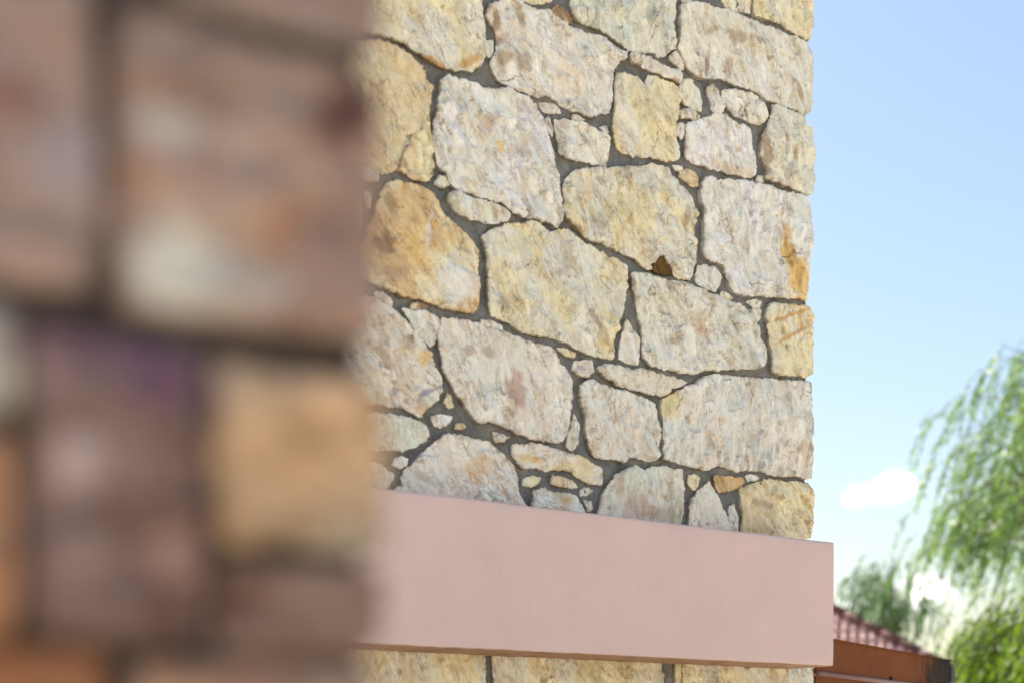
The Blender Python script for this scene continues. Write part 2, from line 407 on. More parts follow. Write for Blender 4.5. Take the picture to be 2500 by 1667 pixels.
    return obj(name, m, mat, parent, (cx, 0, cy))

def filler(parent, u0, u1, z0, z1, rw, rh, mat, pal, seed, s, joint, skip=None, **kw):
    r = random.Random(seed); z = z0; k = 0
    while z < z1 - rh * .3:
        h = min(r.uniform(.75, 1.25) * rh, z1 - z); u = u0
        if z1 - z - h < rh * .4: h = z1 - z
        while u < u1 - rw * .25:
            w = min(r.uniform(.65, 1.35) * rw, u1 - u)
            if u1 - u - w < rw * .4: w = u1 - u
            j = lambda: r.uniform(-.12, .12) * rh * .5
            g = joint / 2
            poly = [(u + g, z + g + j() * .4), (u + w * .5, z + g + j() * .5), (u + w - g, z + g + j() * .4), (u + w - g, z + h * .5), (u + w - g, z + h - g + j() * .4),
                    (u + w * .5, z + h - g + j() * .5), (u + g, z + h - g + j() * .4), (u + g, z + h * .5)]
            if not (skip and skip(u + w / 2, z + h / 2)):
                c = pal[r.randrange(len(pal))]
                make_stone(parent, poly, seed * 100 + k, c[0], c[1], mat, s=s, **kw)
            k += 1; u += w
        z += h

def mortar_slab(name, parent, u0, u1, z0, z1, step, w0, thick, mat, seed, amp=.006, sc=1.0):
    nu = max(2, int((u1 - u0) / step)); nz = max(2, int((z1 - z0) / step))
    U, Z = np.meshgrid(np.linspace(u0, u1, nu + 1), np.linspace(z0, z1, nz + 1))
    w = w0 + amp * 1.1 * pn(U * 5 / sc, Z * 5 / sc, seed + 8) + amp * fbm(U * 16 / sc, Z * 16 / sc, seed, 4) + amp * .5 * pn(U * 70 / sc, Z * 70 / sc, seed + 3)
    v = [(a, -b, c) for a, b, c in zip(U.ravel(), w.ravel(), Z.ravel())]
    f = []
    for i in range(nz):
        for j in range(nu):
            a = i * (nu + 1) + j; f.append((a, a + 1, a + nu + 2, a + nu + 1))
    bd = [j for j in range(nu + 1)] + [i * (nu + 1) + nu for i in range(1, nz + 1)] + [nz * (nu + 1) + j for j in range(nu - 1, -1, -1)] + [i * (nu + 1) for i in range(nz - 1, 0, -1)]
    n0 = len(v)
    for i in bd: v.append((v[i][0], thick, v[i][2]))
    L = len(bd)
    for k in range(L): f.append((bd[(k + 1) % L], bd[k], n0 + k, n0 + (k + 1) % L))
    f.append(tuple(n0 + k for k in reversed(range(L))))
    return obj(name, mesh_from(name, v, f, True), mat, parent)

# ---------------- traced stones of the rear wall: tile:x,y  (tiles are 600x500 photo px enlarged 3.1367 times)
TILES = {'1': (860, 0), '2': (1400, 0), '3': (860, 400), '4': (1400, 400), '5': (860, 800), '6': (1400, 800), '0': None}
K = 1882 / 600.0
def parse(sx):
    out = []
    for tok in sx.split():
        t, xy = tok.split(':'); x, y = map(float, xy.split(','))
        if t != '0': ox, oy = TILES[t]; x, y = ox + x / K, oy + y / K
        out.append((x, y))
    return out

# colours as they look in the shade
Wp = srgb(192, 188, 179); Wc = srgb(190, 185, 171); Ye = srgb(194, 182, 152); Ta = srgb(188, 172, 142); Oc = srgb(182, 156, 118)
Pk = srgb(193, 184, 172); Br = srgb(132, 110, 86); Gy = srgb(184, 183, 170); Wh = srgb(198, 197, 190); Or = srgb(188, 164, 134); Dk = srgb(84, 64, 30)
STONES = [
 ('C', 'Y', .5, "1:990,-60 1:1000,100 1:1015,230 1:1028,330 1:1015,430 1:985,490 1:930,535 1:870,520 1:790,530 1:690,500 1:590,455 1:500,390 1:400,320 1:300,270 1:200,250 1:60,230 1:-150,170 1:-200,-60"),
 ('T', 'Y', .3, "1:110,330 1:200,320 1:290,345 1:340,360 1:400,400 1:480,460 1:530,510 1:570,570 1:550,640 1:545,700 1:610,720 1:600,800 1:580,890 1:545,940 1:525,1000 1:470,1015 1:410,1030 1:390,1080 1:375,1180 1:345,1270 1:300,1310 1:240,1315 1:150,1285 1:60,1250 1:-60,1220 1:-200,1150 1:-220,330 1:-100,310"),
 ('T', 'P', .3, "1:577,605 1:630,660 1:612,712 1:563,690 1:552,650"),
 ('T', 'Y', .2, "1:590,900 1:600,1000 1:610,1100 1:620,1200 1:620,1270 1:590,1310 1:585,1380 1:520,1375 1:440,1340 1:352,1300 1:388,1200 1:432,1120 1:472,1034 1:528,1010 1:553,950"),
 ('W', 'H', .2, "1:415,1045 1:462,1032 1:456,1080 1:430,1140 1:398,1180 1:405,1080"),
 ('W', 'H', .35, "1:690,620 1:740,585 1:800,600 1:870,615 1:960,650 1:1010,680 1:1100,690 1:1200,680 1:1260,720 1:1350,740 1:1390,790 1:1420,860 1:1460,930 1:1490,1020 1:1520,1100 1:1545,1180 1:1560,1270 1:1580,1370 1:1590,1440 3:1600,250 3:1605,340 3:1605,440 3:1590,475 3:1540,450 3:1480,440 3:1400,415 3:1330,395 3:1240,360 3:1190,310 3:1140,275 3:1050,260 3:980,240 3:900,215 3:830,190 3:770,150 3:740,110 3:690,30 1:660,1240 1:650,1180 1:645,1120 1:635,1050 1:635,930 1:665,850 1:680,760 1:690,690"),
 ('W', 'P', .55, "1:1040,70 1:1110,20 1:1200,-10 1:1290,10 1:1350,40 1:1410,70 1:1440,80 1:1520,70 1:1560,130 1:1640,180 1:1700,220 2:60,240 2:110,265 2:200,270 2:250,295 2:300,330 2:345,375 2:425,400 2:400,440 2:350,475 2:310,520 2:300,600 2:290,700 2:290,800 2:275,860 2:210,870 2:140,885 2:90,870 2:40,850 1:1700,840 1:1620,800 1:1560,760 1:1490,715 1:1420,740 1:1350,700 1:1270,690 1:1200,640 1:1120,610 1:1085,540 1:1080,470 1:1110,400 1:1130,310 1:1110,240 1:1070,160 1:1040,110"),
 ('G', 'W', .1, "1:1030,310 1:1080,310 1:1085,390 1:1060,425 1:1030,400"),
 ('T', 'B', .5, "1:1580,30 1:1640,70 1:1700,120 1:1690,165 1:1640,170 1:1530,80"),
 ('Y', 'C', .3, "1:1290,-60 1:1330,-14 1:1400,8 1:1480,13 1:1540,-8 1:1590,-60"),
 ('G', 'C', .15, "2:-5,-60 2:-5,40 2:0,90 2:40,150 2:110,180 2:180,210 2:260,240 2:350,310 2:420,360 2:480,390 2:560,395 2:620,380 2:660,425 2:700,420 2:740,390 2:780,360 2:790,300 2:780,200 2:770,160 2:790,80 2:800,-60"),
 ('P', 'W', .3, "2:440,420 2:470,405 2:560,430 2:640,465 2:700,500 2:740,520 2:810,545 2:820,620 2:760,595 2:700,570 2:600,530 2:520,500 2:470,470"),
 ('P', 'T', .3, "2:750,430 2:800,390 2:830,430 2:855,500 2:850,530 2:800,490 2:760,460"),
 ('Y', 'C', .3, "2:330,565 2:420,575 2:500,590 2:530,640 2:560,650 2:580,580 2:640,590 2:700,610 2:760,640 2:815,680 2:825,740 2:815,800 2:805,880 2:790,950 2:785,1020 2:800,1100 2:810,1200 2:770,1225 2:720,1225 2:650,1205 2:560,1185 2:480,1190 2:410,1165 2:350,1130 2:330,1060 2:325,950 2:330,800 2:330,680"),
 ('C', 'W', .35, "2:840,40 2:920,15 2:1000,40 2:1100,60 2:1190,80 2:1270,120 2:1380,155 2:1450,185 2:1530,210 2:1620,255 2:1700,285 2:1780,310 2:1820,360 2:1845,430 2:1840,500 2:1845,560 2:1835,680 2:1840,780 2:1830,840 2:1800,860 2:1740,850 2:1700,830 2:1620,790 2:1530,765 2:1460,730 2:1400,680 2:1310,660 2:1230,640 2:1130,590 2:1040,590 2:960,580 2:910,545 2:865,500 2:850,440 2:820,370 2:830,250 2:835,140"),
 ('Y', 'C', .2, "2:1390,-60 2:1390,60 2:1400,110 2:1480,130 2:1560,160 2:1640,205 2:1720,255 2:1790,290 2:1820,305 2:1830,200 2:1840,80 2:1838,-60"),
 ('C', 'Y', .2, "2:1130,-60 2:1190,40 2:1250,75 2:1310,75 2:1370,90 2:1370,-60"),
 ('C', 'Y', .2, "2:840,-60 2:850,0 2:930,-8 2:1080,-60"),
 ('C', 'W', .3, "2:840,615 2:880,605 2:930,640 2:980,680 2:990,760 2:985,850 2:930,820 2:860,790 2:835,720"),
 ('W', 'H', .1, "2:1045,660 2:1080,645 2:1115,680 2:1120,750 2:1140,800 2:1145,860 2:1095,870 2:1075,820 2:1065,760 2:1045,720"),
 ('C', 'W', .4, "2:1150,690 2:1230,690 2:1300,710 2:1380,710 2:1420,750 2:1460,820 2:1490,890 2:1470,925 2:1400,950 2:1330,910 2:1240,880 2:1180,820 2:1150,760"),
 ('C', 'W', .3, "2:830,850 2:900,835 2:950,860 2:985,890 2:950,915 2:900,895 2:840,900"),
 ('W', 'H', 0, "2:825,940 2:855,945 2:858,1020 2:840,1060 2:805,1020"),
 ('H', 'W', .35, "2:865,960 2:920,940 2:990,910 2:1060,890 2:1130,870 2:1180,880 2:1230,930 2:1310,960 2:1360,990 2:1375,1040 2:1370,1110 2:1400,1180 2:1412,1260 2:1395,1340 2:1320,1345 2:1200,1320 2:1100,1290 2:1000,1265 2:920,1240 2:870,1200 2:865,1100 2:880,1020"),
 ('C', 'G', .2, "2:1530,810 2:1580,805 2:1650,840 2:1720,870 2:1780,900 2:1800,960 2:1835,990 2:1838,1070 2:1840,1200 2:1840,1350 2:1835,1470 2:1800,1480 2:1720,1450 2:1620,1410 2:1530,1380 2:1475,1370 2:1490,1280 2:1450,1180 2:1450,1050 2:1480,990 2:1520,920"),
 ('R', 'T', .3, "4:820,60 4:890,40 4:950,60 4:972,110 4:965,160 4:930,165 4:880,130 4:830,95"),
 ('P', 'W', .3, "4:772,14 4:850,20 4:845,42 4:795,46"),
 ('P', 'T', .3, "4:1430,85 4:1460,90 4:1465,135 4:1420,130"),
 ('C', 'Y', .4, "4:30,60 4:80,35 4:140,40 4:220,20 4:280,40 4:360,25 4:450,25 4:540,20 4:620,5 4:690,20 4:740,45 4:770,100 4:800,150 4:860,190 4:910,245 4:930,310 4:935,400 4:930,480 4:940,560 4:950,660 4:945,720 4:920,830 4:900,880 4:850,875 4:780,845 4:770,790 4:735,740 4:710,690 4:670,690 4:640,720 4:620,790 4:590,800 4:530,770 4:480,720 4:410,690 4:350,660 4:280,620 4:210,600 4:130,570 4:60,520 4:10,450 3:1650,400 3:1630,330 3:1620,220 3:1630,150 3:1680,80"),
 ('D', 'D', .2, "4:618,805 4:640,735 4:675,700 4:705,700 4:730,745 4:762,795 4:768,838 4:700,838"),
 ('W', 'H', .1, "4:1000,140 4:1010,110 4:1070,100 4:1110,130 4:1200,125 4:1290,130 4:1400,140 4:1460,165 4:1520,175 4:1580,210 4:1690,220 4:1790,250 4:1815,330 4:1825,430 4:1838,500 4:1838,600 4:1820,640 4:1815,740 4:1810,850 4:1805,950 4:1790,1040 4:1740,1025 4:1640,1015 4:1550,1010 4:1480,1005 4:1400,1000 4:1320,1000 4:1240,980 4:1200,920 4:1180,860 4:1180,790 4:1140,750 4:1060,740 4:1010,710 4:1005,620 4:1015,500 4:1010,400 4:1000,300 4:990,220"),
 ('W', 'C', .3, "4:970,775 4:1030,775 4:1070,800 4:1110,830 4:1140,870 4:1130,920 4:1100,970 4:1030,940 4:960,905 4:955,850"),
 ('C', 'P', .3, "4:1340,1055 4:1400,1045 4:1455,1055 4:1440,1095 4:1390,1085"),
 ('P', 'C', .3, "4:1385,1112 4:1440,1117 4:1440,1170 4:1420,1200 4:1395,1160"),
 ('T', 'P', .3, "4:1150,980 4:1190,990 4:1220,1030 4:1200,1050 4:1140,1010"),
 ('Y', 'C', .2, "4:1505,1070 4:1580,1075 4:1680,1080 4:1800,1095 4:1828,1130 4:1832,1240 4:1838,1400 4:1840,1500 6:1838,340 6:1790,365 6:1700,350 6:1600,355 6:1530,330 6:1535,200 6:1520,120 4:1515,1330 4:1500,1240 4:1490,1160"),
 ('C', 'W', .45, "4:450,840 4:530,840 4:620,860 4:720,890 4:820,910 4:900,930 4:980,960 4:1060,1000 4:1130,1020 4:1200,1060 4:1290,1075 4:1340,1130 4:1390,1200 4:1430,1250 4:1440,1330 4:1475,1400 4:1480,1500 6:1480,250 6:1440,300 6:1340,310 6:1200,305 6:1100,320 6:1000,320 6:930,345 6:850,340 6:760,320 6:680,300 6:600,280 6:560,230 4:550,1480 4:540,1300 4:520,1220 4:500,1130 4:490,1030 4:465,940"),
 ('P', 'W', .2, "4:425,1180 4:450,1230 4:480,1290 4:515,1340 4:515,1440 4:505,1530 4:440,1515 4:365,1490 4:380,1400 4:400,1300"),
 ('C', 'Y', .35, "3:1010,550 3:1060,510 3:1130,490 3:1220,460 3:1310,465 3:1370,440 3:1430,455 3:1480,490 3:1520,530 3:1600,500 3:1660,510 3:1720,560 3:1790,610 4:166,650 4:200,665 4:280,710 4:350,740 4:420,790 4:425,850 4:410,930 4:395,1030 4:390,1110 4:360,1190 4:340,1270 4:310,1350 4:325,1430 4:310,1485 4:230,1470 4:130,1450 4:60,1410 4:0,1380 3:1640,1350 3:1560,1330 3:1480,1310 3:1380,1295 3:1280,1270 3:1220,1210 3:1150,1180 3:1070,1140 3:1055,1040 3:1055,930 3:1050,820 3:1045,720 3:1030,640"),
 ('O', 'Y', .6, "3:280,150 3:350,135 3:430,150 3:520,170 3:600,210 3:640,260 3:670,330 3:700,390 3:760,440 3:820,500 3:880,550 3:930,610 3:960,680 3:965,740 3:950,820 3:965,900 3:970,1000 3:965,1080 3:940,1130 3:860,1120 3:780,1110 3:680,1090 3:600,1060 3:540,1030 3:470,1010 3:390,1000 3:310,960 3:240,930 3:150,890 3:80,850 3:60,750 3:100,600 3:130,490 3:190,400 3:215,300 3:235,220"),
 ('W', 'C', .1, "1:20,1260 1:80,1275 1:150,1290 1:210,1320 1:215,1370 1:150,1380 1:60,1340 1:-60,1320 1:-60,1250"),
 ('P', 'C', .1, "3:-80,130 3:20,130 3:75,200 3:80,330 3:70,480 3:40,600 3:10,700 3:-100,700"),
 ('Y', 'C', .1, "3:120,190 3:160,220 3:150,330 3:130,330 3:110,250"),
 ('C', 'W', .2, "3:750,220 3:800,215 3:870,240 3:960,265 3:1040,285 3:1110,310 3:1170,345 3:1225,385 3:1190,430 3:1110,445 3:1030,445 3:940,420 3:850,385 3:790,350 3:750,290"),
 ('Y', 'G', .1, "1:680,1340 1:740,1370 1:760,1400 1:700,1430 1:650,1400"),
 ('C', 'W', .1, "3:195,985 3:250,985 3:320,1050 3:320,1090 3:260,1060 3:200,1010"),
 ('W', 'G', .1, "3:400,1110 3:490,1122 3:570,1132 3:670,1180 3:680,1260 3:650,1340 3:610,1380 3:560,1340 3:500,1260 3:450,1170"),
 ('B', 'T', .1, "3:460,1070 3:520,1065 3:590,1090 3:560,1118 3:450,1100"),
 ('P', 'C', .6, "3:100,1020 3:200,1040 3:290,1090 3:350,1140 3:420,1210 3:480,1280 3:540,1350 3:590,1430 3:620,1500 5:650,320 5:690,380 5:690,470 5:660,540 5:610,590 5:560,620 5:540,670 5:480,640 5:390,600 5:300,590 5:200,575 5:100,560 5:-100,520 3:-100,1000"),
 ('P', 'W', .25, "3:700,1190 3:800,1185 3:900,1210 3:990,1228 3:1080,1270 3:1170,1285 3:1260,1330 3:1400,1370 3:1500,1400 3:1550,1420 3:1560,1470 3:1600,1530 5:1640,310 5:1680,370 5:1695,440 5:1680,560 5:1675,650 5:1660,750 5:1640,840 5:1590,865 5:1500,855 5:1400,840 5:1310,815 5:1240,780 5:1140,730 5:1030,710 5:980,720 5:930,660 5:870,570 5:800,470 5:750,390 5:710,310 5:690,200 5:680,100 3:680,1290"),
 ('P', 'W', .2, "3:1000,1198 3:1060,1198 3:1160,1238 3:1170,1270 3:1080,1255 3:995,1218"),
 ('C', 'Y', .2, "5:1580,150 5:1650,160 5:1720,195 5:1710,220 5:1640,200"),
 ('W', 'P', .2, "5:1720,260 5:1850,250 5:1860,330 5:1820,370 5:1740,350 5:1700,310"),
 ('P', 'C', .3, "6:190,300 6:240,285 6:320,290 6:400,310 6:440,330 6:510,315 6:580,330 6:650,365 6:730,390 6:755,430 6:730,490 6:680,515 6:600,500 6:520,480 6:430,460 6:330,420 6:260,370"),
 ('C', 'W', .3, "6:770,400 6:830,395 6:890,410 6:830,440 6:775,455"),
 ('W', 'P', .2, "6:60,440 6:100,420 6:150,400 6:210,430 6:300,470 6:400,495 6:480,520 6:560,550 6:630,590 6:640,670 6:655,740 6:670,830 6:655,900 6:650,980 6:610,1005 6:560,1010 6:490,985 6:440,980 6:400,1015 6:310,995 6:230,990 6:160,975 6:130,900 6:110,800 6:100,700 6:70,580"),
 ('W', 'C', 0, "5:1720,650 5:1750,740 5:1740,870 5:1700,930 5:1660,900 5:1670,830"),
 ('W', 'P', -.1, "6:690,550 6:760,510 6:850,470 6:930,430 6:1000,380 6:1080,360 6:1160,365 6:1280,380 6:1400,385 6:1520,390 6:1600,405 6:1700,410 6:1790,405 6:1838,420 6:1830,560 6:1840,700 6:1840,850 6:1843,1000 6:1838,1140 6:1780,1145 6:1700,1120 6:1600,1130 6:1500,1110 6:1400,1080 6:1320,1080 6:1260,1100 6:1180,1060 6:1100,1045 6:1030,1080 6:960,1065 6:900,1055 6:820,1030 6:740,1010 6:695,1000 6:705,880 6:690,790 6:700,720 6:690,640"),
 ('Y', 'T', .5, "6:1290,1225 6:1380,1200 6:1480,1165 6:1560,1165 6:1640,1185 6:1720,1180 6:1800,1200 6:1825,1240 6:1845,1300 6:1835,1400 6:1840,1500 6:1825,1600 6:1700,1640 6:1450,1640 6:1290,1620 6:1310,1450 6:1300,1330"),
 ('C', 'Y', .1, "6:1210,1370 6:1240,1350 6:1255,1420 6:1265,1500 6:1260,1620 6:1200,1620 6:1205,1450"),
 ('C', 'P', .15, "6:1060,1175 6:1070,1230 6:1120,1290 6:1140,1370 6:1165,1440 6:1180,1540 6:1170,1620 6:900,1620 6:905,1480 6:905,1380 6:920,1310 6:980,1240"),
 ('O', 'D', .3, "6:1090,1130 6:1180,1140 6:1250,1150 6:1310,1145 6:1320,1170 6:1290,1210 6:1240,1230 6:1180,1240 6:1130,1250 6:1100,1190"),
 ('Y', 'C', .3, "6:900,1130 6:940,1115 6:980,1150 6:970,1190 6:940,1240 6:900,1190"),
 ('W', 'P', .3, "6:1340,1135 6:1370,1120 6:1445,1150 6:1400,1165 6:1350,1165"),
 ('G', 'P', .1, "6:330,1130 6:400,1090 6:480,1060 6:550,1090 6:640,1070 6:700,1060 6:770,1090 6:840,1090 6:850,1200 6:845,1330 6:840,1440 6:825,1580 6:500,1580 6:180,1540 6:200,1400 6:230,1300 6:280,1200"),
 ('P', 'T', 1.2, "5:1230,900 5:1320,890 5:1410,890 5:1480,905 5:1560,935 5:1650,960 5:1740,985 5:1820,1020 6:180,1050 6:225,1080 6:225,1130 6:220,1195 6:150,1190 6:90,1170 6:40,1120 5:1690,1100 5:1620,1075 5:1540,1080 5:1480,1085 5:1400,1060 5:1320,1075 5:1270,1020 5:1240,960"),
 ('Y', 'C', .2, "5:1330,1160 5:1400,1130 5:1455,1145 5:1430,1180 5:1370,1210 5:1325,1200"),
 ('T', 'P', .2, "5:1540,1130 5:1620,1150 5:1700,1170 5:1740,1210 5:1660,1215 5:1590,1200 5:1530,1180"),
 ('W', 'T', .8, "5:1400,1250 5:1480,1230 5:1560,1260 5:1650,1270 5:1720,1290 5:1750,1340 5:1780,1420 5:1780,1500 5:1380,1480 5:1390,1330"),
 ('C', 'P', .2, "6:65,1245 6:130,1220 6:165,1240 6:120,1265 6:70,1275"),
 ('P', 'C', .2, "6:95,1310 6:150,1330 6:155,1390 6:120,1400"),
 ('P', 'W', .7, "5:740,810 5:830,830 5:900,850 5:980,860 5:1060,890 5:1110,930 5:1150,970 5:1200,1020 5:1240,1080 5:1270,1150 5:1270,1220 5:1300,1300 5:1340,1380 5:1340,1450 5:900,1430 5:600,1390 5:330,1350 5:330,1240 5:400,1200 5:390,1150 5:440,1080 5:500,1010 5:570,950 5:640,880"),
 ('C', 'G', .2, "5:190,660 5:300,660 5:420,690 5:510,720 5:580,770 5:585,820 5:550,870 5:490,900 5:400,930 5:300,925 5:200,930 5:100,900 5:-50,880 5:-50,640"),
 ('W', 'C', .2, "5:350,1000 5:390,985 5:440,1000 5:420,1040 5:370,1065 5:330,1040"),
 ('W', 'P', .2, "5:180,1040 5:250,1080 5:330,1130 5:290,1190 5:250,1240 5:180,1290 5:100,1290 5:50,1040"),
 ('Y', 'C', .2, "5:740,500 5:765,510 5:785,600 5:750,605 5:725,560"),
 ('P', 'W', .2, "5:620,680 5:700,665 5:780,680 5:760,720 5:690,760 5:640,730"),
 ('T', 'Y', .2, "5:810,730 5:850,730 5:880,750 5:850,770 5:800,760"),
 ('P', 'W', .2, "5:1090,800 5:1150,810 5:1210,840 5:1180,860 5:1120,870"),
 ('W', 'C', .2, "1:1440,790 1:1530,785 1:1600,830 1:1610,850 1:1530,855 1:1480,840"),
 ('W', 'C', .2, "1:1510,880 1:1545,980 1:1545,1030 1:1500,1000 1:1490,920"),
 ('W', 'C', .45, "1:1560,930 1:1620,920 2:0,925 2:60,940 2:130,965 2:200,1005 2:270,1030 2:290,1060 2:280,1130 2:275,1200 2:265,1260 2:200,1255 2:100,1230 2:20,1220 1:1640,1195 1:1600,1160 1:1590,1080 1:1570,1000"),
 ('P', 'W', .2, "1:1705,875 2:60,885 2:100,905 2:60,928 2:10,915"),
 ('W', 'P', .2, "2:215,965 2:270,960 2:278,1005 2:255,1015"),
 # the course below the band
 ('Y', 'C', .2, "0:830,1570 0:1000,1575 0:1184,1580 0:1182,1700 0:1184,1790 0:1000,1790 0:830,1790"),
 ('Y', 'C', .3, "0:1208,1580 0:1400,1590 0:1615,1595 0:1620,1700 0:1610,1800 0:1400,1795 0:1210,1790"),
 ('C', 'Y', .3, "0:1670,1595 0:1800,1600 0:1984,1605 0:1988,1650 0:1984,1800 0:1800,1805 0:1672,1800"),
 ('Y', 'C', 0, "0:1655,1595 0:1666,1595 0:1666,1700 0:1660,1800 0:1652,1800"),
]
PAL = dict(C=Wc, W=Wp, Y=Ye, T=Ta, O=Oc, P=Pk, B=Br, G=Gy, H=Wh, R=Or, D=Dk)
och = srgb(168, 132, 84); brn = srgb(140, 118, 98); dbr = srgb(104, 82, 62); lt = srgb(196, 196, 192); pkb = srgb(168, 138, 122); gld = srgb(196, 164, 106)
BLOBS = [(1934, 655, 112, 20, 80, gld, .9), (1922, 600, 80, 7, 80, och, .8), (1956, 690, 62, 20, 84, gld, .8), (1945, 650, 95, 5, 78, och, .7), (1928, 770, 52, 4.5, -19, och, .85), (1936, 816, 56, 6, -27, och, .8),
         (1222, 367, 9, 24, -10, gld, .8), (1195, 300, 18, 25, 0, pkb, .6), (1275, 370, 16, 22, 20, brn, .45), (1064, 157, 40, 8, 24, och, .85), (1147, 152, 40, 11, -20, och, .8),
         (1225, 150, 18, 30, 0, brn, .75), (1270, 148, 24, 26, 0, brn, .55), (1275, 55, 8, 24, -20, brn, .6), (1208, 55, 7, 36, -15, brn, .8), (1225, 95, 20, 12, 0, pkb, .4),
         (1792, 86, 32, 13, 35, brn, .7), (1740, 75, 26, 7, -25, brn, .5), (1852, 96, 14, 9, 40, brn, .6), (1778, 168, 13, 26, 10, brn, .6), (1730, 155, 7, 26, 5, dbr, .7), (1952, 220, 8, 26, -25, brn, .7), (1925, 190, 30, 12, 60, pkb, .4),
         (940, 591, 30, 26, 20, dbr, .75), (966, 668, 26, 26, 0, brn, .6), (955, 500, 12, 30, -30, dbr, .6), (1115, 687, 55, 60, 0, lt, .7), (1045, 560, 8, 40, 5, lt, .6), (1010, 480, 50, 22, 10, och, .25), (1015, 600, 26, 60, -20, gld, .5),
         (1258, 953, 28, 46, 10, pkb, .8), (1250, 975, 18, 30, 0, brn, .4), (1147, 855, 14, 14, 0, brn, .6), (1192, 858, 10, 18, -30, brn, .6), (1105, 840, 10, 8, 0, brn, .5),
         (1045, 956, 30, 7, -22, srgb(122, 122, 136), .8), (965, 955, 10, 12, 0, srgb(132, 128, 134), .7), (1030, 1000, 24, 12, 10, Or, .8), (1036, 872, 22, 22, 30, gld, .7), (935, 860, 14, 40, -15, brn, .5),
         (1680, 524, 9, 20, -10, brn, .5), (1435, 460, 22, 40, 10, gld, .35), (1590, 590, 34, 12, 0, pkb, .4), (1452, 535, 10, 40, -30, brn, .4), (1690, 650, 14, 26, 0, lt, .4),
         (1172, 1135, 36, 28, 0, Or, .75), (1160, 1165, 14, 22, 0, och, .4), (1055, 1125, 30, 22, 20, lt, .7), (1045, 1165, 34, 12, 30, brn, .4), (1297, 1118, 32, 12, 14, gld, .7),
         (1783, 411, 66, 14, 16, Or, .55), (1807, 362, 7, 8, 0, Or, .7), (1873, 370, 11, 66, -4, brn, .85), (1882, 270, 8, 14, 0, brn, .7), (1555, 1240, 40, 40, 0, pkb, .6), (1620, 1255, 36, 20, 0, brn, .5), (1595, 1180, 60, 24, 0, Gy, .5),
         (1640, 980, 26, 40, 20, srgb(192, 176, 130), .8), (1450, 775, 9, 32, -35, brn, .7), (1376, 665, 16, 16, 0, brn, .45), (1228, 740, 20, 18, 20, brn, .5), (1545, 715, 7, 40, 0, brn, .7), (1720, 800, 12, 36, -28, pkb, .6), (1870, 1230, 30, 12, 10, brn, .5), (1500, 1022, 12, 16, 0, pkb, .6),
         (1210, 650, 30, 30, 0, Ye, .5), (1275, 590, 80, 24, -4, Ye, .7), (980, 400, 18, 14, 20, dbr, .6), (995, 385, 18, 30, 0, Or, .4), (1385, 1220, 20, 14, 0, Or, .6)]

ALPHA = math.atan(F / (6150 - CX))
PW = Plane(1985, 5.0, ALPHA)
pier = thing('stone_wall', 'pale sandstone rubble wall with grey mortar and pink band, sharp behind the blurred pillar', 'wall', PW.loc(), ALPHA)
def px_rear(u, z):
    X = PW.X0 + u * math.cos(PW.a); D = PW.D0 + u * math.sin(PW.a)
    return np.stack([CX + X / D * F, HOR - (z - EYE) / D * F], 1)
def outset(poly, d):
    P = np.array(poly, float); t = np.roll(P, -1, 0) - np.roll(P, 1, 0); nn = np.stack([t[:, 1], -t[:, 0]], 1)
    nn /= np.linalg.norm(nn, axis=1)[:, None] + 1e-9
    x, y = P[:, 0], P[:, 1]; area = np.sum(x * np.roll(y, -1) - np.roll(x, -1) * y)
    return P + nn * d * (1 if area > 0 else -1)
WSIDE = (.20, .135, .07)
zlow = 9
for i, (c1, c2, ang, sx) in enumerate(STONES):
    P = parse(sx); U = outset([PW.uz(x, y) for x, y in P], .0048)
    xs = [p[0] for p in P]; w = max(xs) - min(xs); ys = [p[1] for p in P]; h = max(ys) - min(ys)
    small = min(w, h) < 60
    corner = max(xs) > 1975
    zlow = min(zlow, min(q[1] for q in U))
    painted_hole = (c1 == 'D')  # nearly flush stone, dark brown painted in for the shade of a cavity
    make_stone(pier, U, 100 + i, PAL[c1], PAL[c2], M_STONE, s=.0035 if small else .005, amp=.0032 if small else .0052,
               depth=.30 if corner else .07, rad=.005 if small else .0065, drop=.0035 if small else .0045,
               relief=.15 if painted_hole else 1.1 if small else rng.uniform(1.3, 2.5), lift=-.0045 if painted_hole else (-.006 if small else 0), ang=ang, blobs=BLOBS, pxof=px_rear, side=WSIDE)
uL = PW.uz(797, 900)[0]; zTop = PW.uz(1985, -55)[1]; zLowTop = zlow - .02
fp = [(Wc, Ye), (Wp, Wc), (Ta, Ye), (Pk, Wp), (Ye, Wc)]
uR = -.004
U0 = uL - 1.35
filler(pier, U0, uL, 0, 4.65, .34, .30, M_STONE, fp, 31, .02, .03, amp=.004, side=WSIDE)
filler(pier, uL, uR, 0, zLowTop, .36, .30, M_STONE, fp, 37, .02, .03, amp=.004, side=WSIDE)
ZT = 4.66
rr_ = random.Random(43); kk_ = 0
for row in range(5):                                   # courses above the frame, following the slope of the traced ones
    ya, yb = -26 - row * 132, -26 - row * 132 - 122; x = 800
    while x < 1960:
        w_ = rr_.uniform(200, 340); x2 = min(1984, x + w_); x2 = 1984 if 1984 - x2 < 110 else x2
        P = [(x + 6, ya + rr_.uniform(-8, 4)), ((x + x2) / 2, ya + rr_.uniform(-8, 6)), (x2 - 6, ya + rr_.uniform(-8, 4)), (x2 - 6, yb + rr_.uniform(-4, 8)), ((x + x2) / 2, yb + rr_.uniform(-6, 8)), (x + 6, yb + rr_.uniform(-4, 8))]
        U = [PW.uz(*q) for q in P]
        if min(q[1] for q in U) < ZT - .12:
            U = [(q[0], min(q[1], ZT - .015)) for q in U]; cc_ = fp[rr_.randrange(len(fp))]
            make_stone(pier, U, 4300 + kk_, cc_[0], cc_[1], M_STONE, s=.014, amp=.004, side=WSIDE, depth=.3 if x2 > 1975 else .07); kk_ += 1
        x = x2
